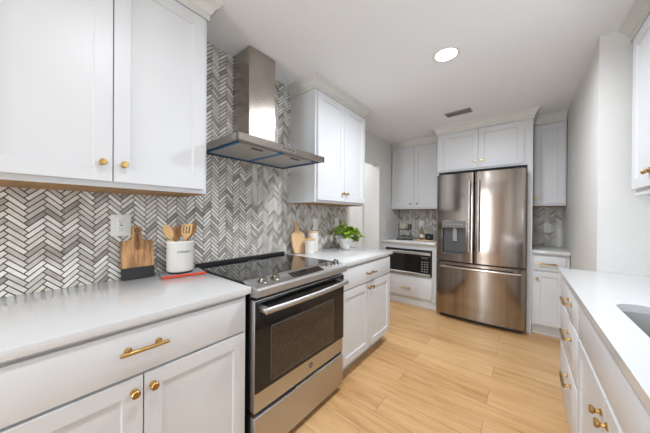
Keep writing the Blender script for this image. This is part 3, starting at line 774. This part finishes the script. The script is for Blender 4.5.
b = MB().lathe([(.007, 0), (.012, 0), (.012, .0175), (.007, .0175), (.007, 0)], c=(0, 0, .262), n=20, axis='-Y'); b.build('hanging_hole', INK, bt)
b = MB(); b.tube([(0, -.019, .262), (.006, -.0195, .235), (.009, -.0195, .19), (.003, -.0195, .155), (-.004, -.0195, .158), (-.008, -.0195, .19), (-.005, -.0195, .235), (0, -.019, .262)], .0034, n=8); b.build('leather_loop', LEATHER, bt)
# thin book under the crock
bk = thing('thin_book', (.122, .598, TOP), D90-R(11), 'thin book with bright red-orange spine lying under the utensil crock', 'book')
MB().box(-.108, .108, -.07, .085, .001, .011, .0015).build('grey_cover', PAGES, bk)
MB().box(-.110, .110, -.084, -.069, 0, .0135, .004, seg=2).build('red_spine', RED, bk)
# crock
CX_, CY_, CZ_ = .107, .592, TOP+.0115
ck = thing('utensil_crock', (CX_, CY_, CZ_), R(84), 'cream ceramic crock marked UTENSILS standing on the thin book', 'crock')
b = MB(); b.lathe([(0, .010), (.064, .010), (.068, .014), (.070, .02), (.070, .170), (.073, .174), (.074, .180), (.073, .186), (.069, .186), (.066, .180), (.065, .02), (0, .016)], n=48); b.build('crock_body', CERAM, ck, smooth=40)
MB().lathe([(0, 0), (.062, 0), (.064, .003), (.064, .012), (0, .012)], n=40).build('black_base_ring', MATTE, ck)
def text_mesh(s, size, name, m, parent, fn, align='CENTER', ext=.0006):
    c = bpy.data.curves.new('lettering', 'FONT'); c.body = s; c.size = size; c.align_x = align; c.align_y = 'CENTER'; c.extrude = ext; c.resolution_u = 3
    o = bpy.data.objects.new('lettering_tmp', c); COL.objects.link(o); bpy.context.view_layer.update()
    me = bpy.data.meshes.new_from_object(o.evaluated_get(bpy.context.evaluated_depsgraph_get())); bpy.data.objects.remove(o)
    for v in me.vertices: v.co = fn(v.co)
    me.name = name; me.materials.clear(); me.materials.append(m)
    o = bpy.data.objects.new(name, me); COL.objects.link(o); o.parent = parent; return o
text_mesh('UTENSILS', .0165, 'lettering', INK, ck, lambda v: Vector(((.0703+v.z)*math.sin(v.x/.0703), -(.0703+v.z)*math.cos(v.x/.0703), .125+v.y)))
# utensils standing in the crock: local Z along the handle from its foot
def utensil(name, x, y, tx, ty, rz, label, shape, m, L=.29):
    t = thing(name, (CX_+x, CY_+y, CZ_+.0175), 0, label, 'utensil', 'wooden utensils in the crock')
    t.rotation_mode = 'ZYX'; t.rotation_euler = (R(tx), R(ty), R(rz))
    b = MB(); b.tube([(0, 0, 0), (0, 0, .02), (0, 0, L*.62)], [.004, .0048, .0055], n=12); b.build('handle', m, t)
    h0 = L*.62-.01
    if shape == 'spoon':
        b = MB(); tb = bmesh.new(); bmesh.ops.create_uvsphere(tb, u_segments=20, v_segments=12, radius=1)
        for v in tb.verts:
            x_, y_, z_ = v.co; v.co = Vector((x_*.024, y_*.007+(.006*(1-x_*x_-z_*z_)), h0+.045+z_*.045))
        b._merge(tb); b.build('bowl', m, t, smooth=60)
    elif shape in ('spatula', 'paddle'):
        w_ = .028 if shape == 'spatula' else .030
        o_ = outline([(-.006, 0, .004), (.006, 0, .004), (w_, .030, .015), (w_*1.05, .095, .010), (-w_*1.05, .085, .010), (-w_, .030, .015)])
        if shape == 'paddle': MB().prism(o_, -.003, .003, bev=.001, mx=Matrix.Translation((0, 0, h0)) @ XZ).build('blade', m, t)
        else:
            # slotted blade: three slots cut through
            tb = bmesh.new(); vo = []
            slots = [outline([(c-.004, .032, .003), (c+.004, .032, .003), (c+.004, .078, .003), (c-.004, .078, .003)], n=3) for c in (-.015, 0, .015)]
            loops = [o_]+slots
            for z in (-.003, .003):
                rows_ = [[tb.verts.new((px_, py_, z)) for px_, py_ in l_] for l_ in loops]
                e = []
                for r_ in rows_:
                    for k in range(len(r_)): e.append(tb.edges.new((r_[k], r_[(k+1) % len(r_)])))
                bmesh.ops.triangle_fill(tb, use_beauty=True, edges=e); vo.append(rows_)
            for a_, c_ in zip(*vo):
                for k in range(len(a_)): tb.faces.new((a_[k], a_[(k+1) % len(a_)], c_[(k+1) % len(a_)], c_[k]))
            bmesh.ops.recalc_face_normals(tb, faces=tb.faces)
            MB()._merge(tb, None, Matrix.Translation((0, 0, h0)) @ XZ).build('slotted_blade', m, t, smooth=30)
    return t
utensil('wooden_spoon', .0, .022, 22, 3, 50, 'pale wooden spoon, leftmost utensil leaning out of the crock', 'spoon', BEECH, .33)
utensil('wooden_turner', -.02, -.005, 4, 0, 50, 'brown wooden turner, low and broad in the middle of the crock', 'paddle', DARKWOOD, .275)
utensil('slotted_spatula', .018, .002, -5, 3, 50, 'pale slotted wooden spatula, second from the right in the crock', 'spatula', BEECH, .305)
utensil('wooden_spoon', -.012, -.022, -21, 2, 50, 'tan wooden spoon leaning right past the slotted spatula, rightmost in the crock', 'spoon', DARKWOOD, .34)

# ------------------------------------------------------------------ middle counter objects
pb = thing('cutting_board', (.070, 1.622, TOP), D90, 'pale maple paddle cutting board with round handle beside the lidded canisters', 'cutting board')
pb.rotation_euler = (R(-11), 0, D90)
o_ = outline([(-.062, 0, .02), (.062, 0, .02), (.083, .06, .04), (.083, .185, .03), (.016, .215, .02), (.015, .25, .01), (.021, .298, .02), (-.021, .298, .02), (-.015, .25, .01), (-.016, .215, .02), (-.083, .185, .03), (-.083, .06, .04)])
MB().prism(o_, 0, .018, bev=.002, m=MAPLE, mx=XZ).build('maple_board', MAPLE, pb, smooth=30)
MB().lathe([(0, 0), (.007, 0), (.007, .0005), (0, .0005)], c=(0, -.018, .275), n=16, axis='-Y').build('hanging_hole', INK, pb)
def canister(x, y, r, h, label):
    t = thing('lidded_canister', (x, y, TOP), 0, label, 'canister', 'ivory canisters with wooden lids')
    prof = [(0, 0), (r*.92, 0), (r, .005)]
    n = 9
    for k in range(n*2): prof.append((r-(.0009 if k % 2 else 0), .006+(h-.012)*k/(n*2-1)))
    prof += [(r, h-.003), (r-.003, h), (0, h)]
    MB().lathe(prof, n=40).build('canister_body', CERAM2, t, smooth=50)
    l = MB().lathe([(0, h+.0002), (r+.001, h+.0002), (r+.001, h+.012), (r-.002, h+.0145), (0, h+.0145)], n=40).build('wooden_lid', MAPLE, t)
    return t, l, h
canister(.082, 1.800, .052, .185, 'tall ivory canister with flat wooden lid behind the short canister')
t, l, h = canister(.150, 1.682, .047, .125, 'short ivory canister with wooden lid in front of the tall canister')
MB().lathe([(0, h+.014), (.006, h+.014), (.007, h+.022), (.011, h+.027), (.009, h+.033), (0, h+.034)], n=20).build('lid_knob', MAPLE, l)

PX, PY = .205, 2.185
pp = thing('potted_plant', (PX, PY, TOP), 0, 'bushy bright green plant in a white marbled pot on the counter', 'plant')
MB().lathe([(0, 0), (.040, 0), (.044, .004), (.052, .045), (.062, .10), (.064, .112), (.060, .114), (.056, .105), (.05, .09), (0, .09)], n=36).build('marbled_pot', MARBLEP, pp, smooth=50)
MB().lathe([(0, .094), (.053, .094), (.053, .0905), (0, .0905)], n=24).build('soil', SOIL, pp)
rnd = random.Random(11)
lf = bmesh.new(); stb = MB()
def leaf(bm, base_, dirn, size, droop):
    d = Vector(dirn).normalized(); side = d.cross(Vector((0, 0, 1)))
    if side.length < .1: side = Vector((1, 0, 0))
    side.normalize(); side.rotate(Matrix.Rotation(rnd.uniform(-.7, .7), 3, d)); nrm = side.cross(d).normalized()
    prof = [(0, 0), (.10, .30), (.30, .46), (.52, .48), (.75, .34), (.92, .14), (1.03, 0)]
    L_, C_, R_ = [], [], []
    for f, w_ in prof:
        c = Vector(base_)+d*size*f - Vector((0, 0, 1))*droop*size*f*f
        C_.append(bm.verts.new(c+nrm*-.08*size*math.sin(math.pi*min(f, 1))))
        if w_: L_.append(bm.verts.new(c+side*w_*size+nrm*.05*size)); R_.append(bm.verts.new(c-side*w_*size+nrm*.05*size))
        else: L_.append(C_[-1]); R_.append(C_[-1])
    for k in range(len(prof)-1):
        for E_ in (L_, R_):
            q = []
            for v in (C_[k], C_[k+1], E_[k+1], E_[k]):
                if v not in q: q.append(v)
            if len(q) > 2: bm.faces.new(q)
for k in range(56):
    a = rnd.uniform(0, 2*math.pi); sp = rnd.uniform(.02, .145)
    ex, ey, ez = math.cos(a)*sp*.85, math.sin(a)*sp*1.2, .115+rnd.uniform(.02, .135)*(1.25-sp*4)
    if k % 7 == 0: ex, ey, ez = rnd.uniform(.03, .11), rnd.uniform(.12, .23), rnd.uniform(.06, .15)
    mid = (ex*.35, ey*.35, max(.12, ez*.9)); stb.tube([(ex*.15, ey*.15, .09), mid, (ex, ey, ez)], [.0018, .0015, .001], n=5)
    for q in range(4):
        aa = a+rnd.uniform(-1.4, 1.4); leaf(lf, (ex*(1-.12*q), ey*(1-.12*q), ez+.004*q), (math.cos(aa), math.sin(aa), rnd.uniform(-.2, .7)), rnd.uniform(.034, .056), rnd.uniform(.1, .5))
stb.build('stems', STEM, pp); MB()._merge(lf).build('foliage', LEAF, pp, smooth=60)

# ------------------------------------------------------------------ back left counter objects
sd = thing('wire_stand', (.285, 3.66, TOP), R(20), 'black wire stand with two shelves on the counter in the far left corner', 'stand')
b = MB(); hw, hdp = .085, .06
for sx in (-1, 1):
    for sy in (-1, 1): b.tube([(sx*hw*1.25, sy*hdp*1.3, .004), (sx*hw, sy*hdp, .05), (sx*hw, sy*hdp, .24)], .0042, n=8)
b.build('uprights', MATTE, sd)
for z in (.055, .155):
    b = MB()
    for s in (-1, 1): b.tube([(-hw, s*hdp, z), (hw, s*hdp, z)], .0036, n=8); b.tube([(s*hw, -hdp, z), (s*hw, hdp, z)], .0036, n=8)
    for k in range(1, 6): b.tube([(-hw+2*hw*k/6, -hdp, z), (-hw+2*hw*k/6, hdp, z)], .002, n=6)
    b.build('wire_shelf', MATTE, sd)
b = MB(); b.box(-.12, .12, -.09, .09, 0, .006, .002); b.build('base_plate', MATTE, sd)
def bowl(name, loc, r, h, label, m, cat, group=None):
    t = MB().lathe([(0, 0), (r*.45, 0), (r*.5, .004), (r*.85, h*.55), (r, h), (r-.004, h), (r*.8, h*.55), (r*.45, .008), (0, .008)], n=32).build(name, m, None, smooth=50)
    t.location = loc; return tag(t, label, cat, group)
bowl('serving_bowl', (.255, 3.655, TOP+.160), .062, .055, 'beige bowl on the upper shelf of the black wire stand', mat('beige_glaze', (.58, .54, .42), .35), 'bowl')
bowl('serving_bowl', (.325, 3.675, TOP+.160), .0, 0, '', CERAM, 'bowl') if False else None
mg = MB().lathe([(0, 0), (.026, 0), (.028, .003), (.033, .075), (.031, .075), (.026, .008), (0, .008)], n=28).build('dark_green_cup', mat('olive_glaze', (.10, .12, .08), .3), None, smooth=50)
mg.location = (.343, 3.70, TOP+.1594); tag(mg, 'dark olive cup beside the beige bowl on the wire stand', 'cup')
tr = MB().lathe([(0, 0), (.125, 0), (.135, .006), (.135, .016), (.129, .018), (.126, .012), (0, .010)], n=44).build('round_tray', MAPLE, None, smooth=40)
tr.location = (.585, 3.72, TOP); tag(tr, 'round pale wooden tray left of the refrigerator', 'tray')
bo = thing('amber_bottle', (.515, 3.735, TOP+.011), 0, 'slim amber glass bottle on the round tray left of the refrigerator', 'bottle')
MB().lathe([(0, 0), (.024, 0), (.027, .004), (.027, .095), (.022, .12), (.011, .142), (.010, .175), (.012, .180), (0, .180)], n=28).build('glass_body', AMBER, bo, smooth=50)
MB().lathe([(.0275, .03), (.0278, .03), (.0278, .075), (.0275, .075)], n=28).build('paper_label', WHITEP, bo)
MB().lathe([(0, .181), (.009, .181), (.010, .184), (.010, .205), (0, .207)], n=18).build('stopper', DARKWOOD, bo)
for i, (x, y) in enumerate(((.590, 3.755), (.655, 3.70))):
    m_ = thing('black_mug', (x, y, TOP+.0112), R(-70+i*20), ['black mug in the middle of the round tray, nearer the amber bottle', 'black mug on the round tray, nearest the refrigerator'][i], 'mug', 'black mugs on the tray')
    MB().lathe([(0, 0), (.030, 0), (.033, .004), (.034, .085), (.031, .085), (.029, .008), (0, .008)], n=30).build('cup_body', MATTE, m_, smooth=50)
    MB().tube([(.033, 0, .068), (.050, 0, .070), (.058, 0, .055), (.056, 0, .035), (.046, 0, .022), (.033, 0, .020)], .0042, n=8).build('mug_handle', MATTE, m_)
    b = MB(); b.lathe([(0, 0), (.009, 0), (.009, .0006), (0, .0006)], c=(0, -.0345, .045), n=16, axis='-Y'); b.build('white_emblem', WHITEP, m_)
    
# trims
struct(MB().box(0, .014, DY1+.001, 3.49, 0, .09, .003).build('baseboard_left', DOORW))
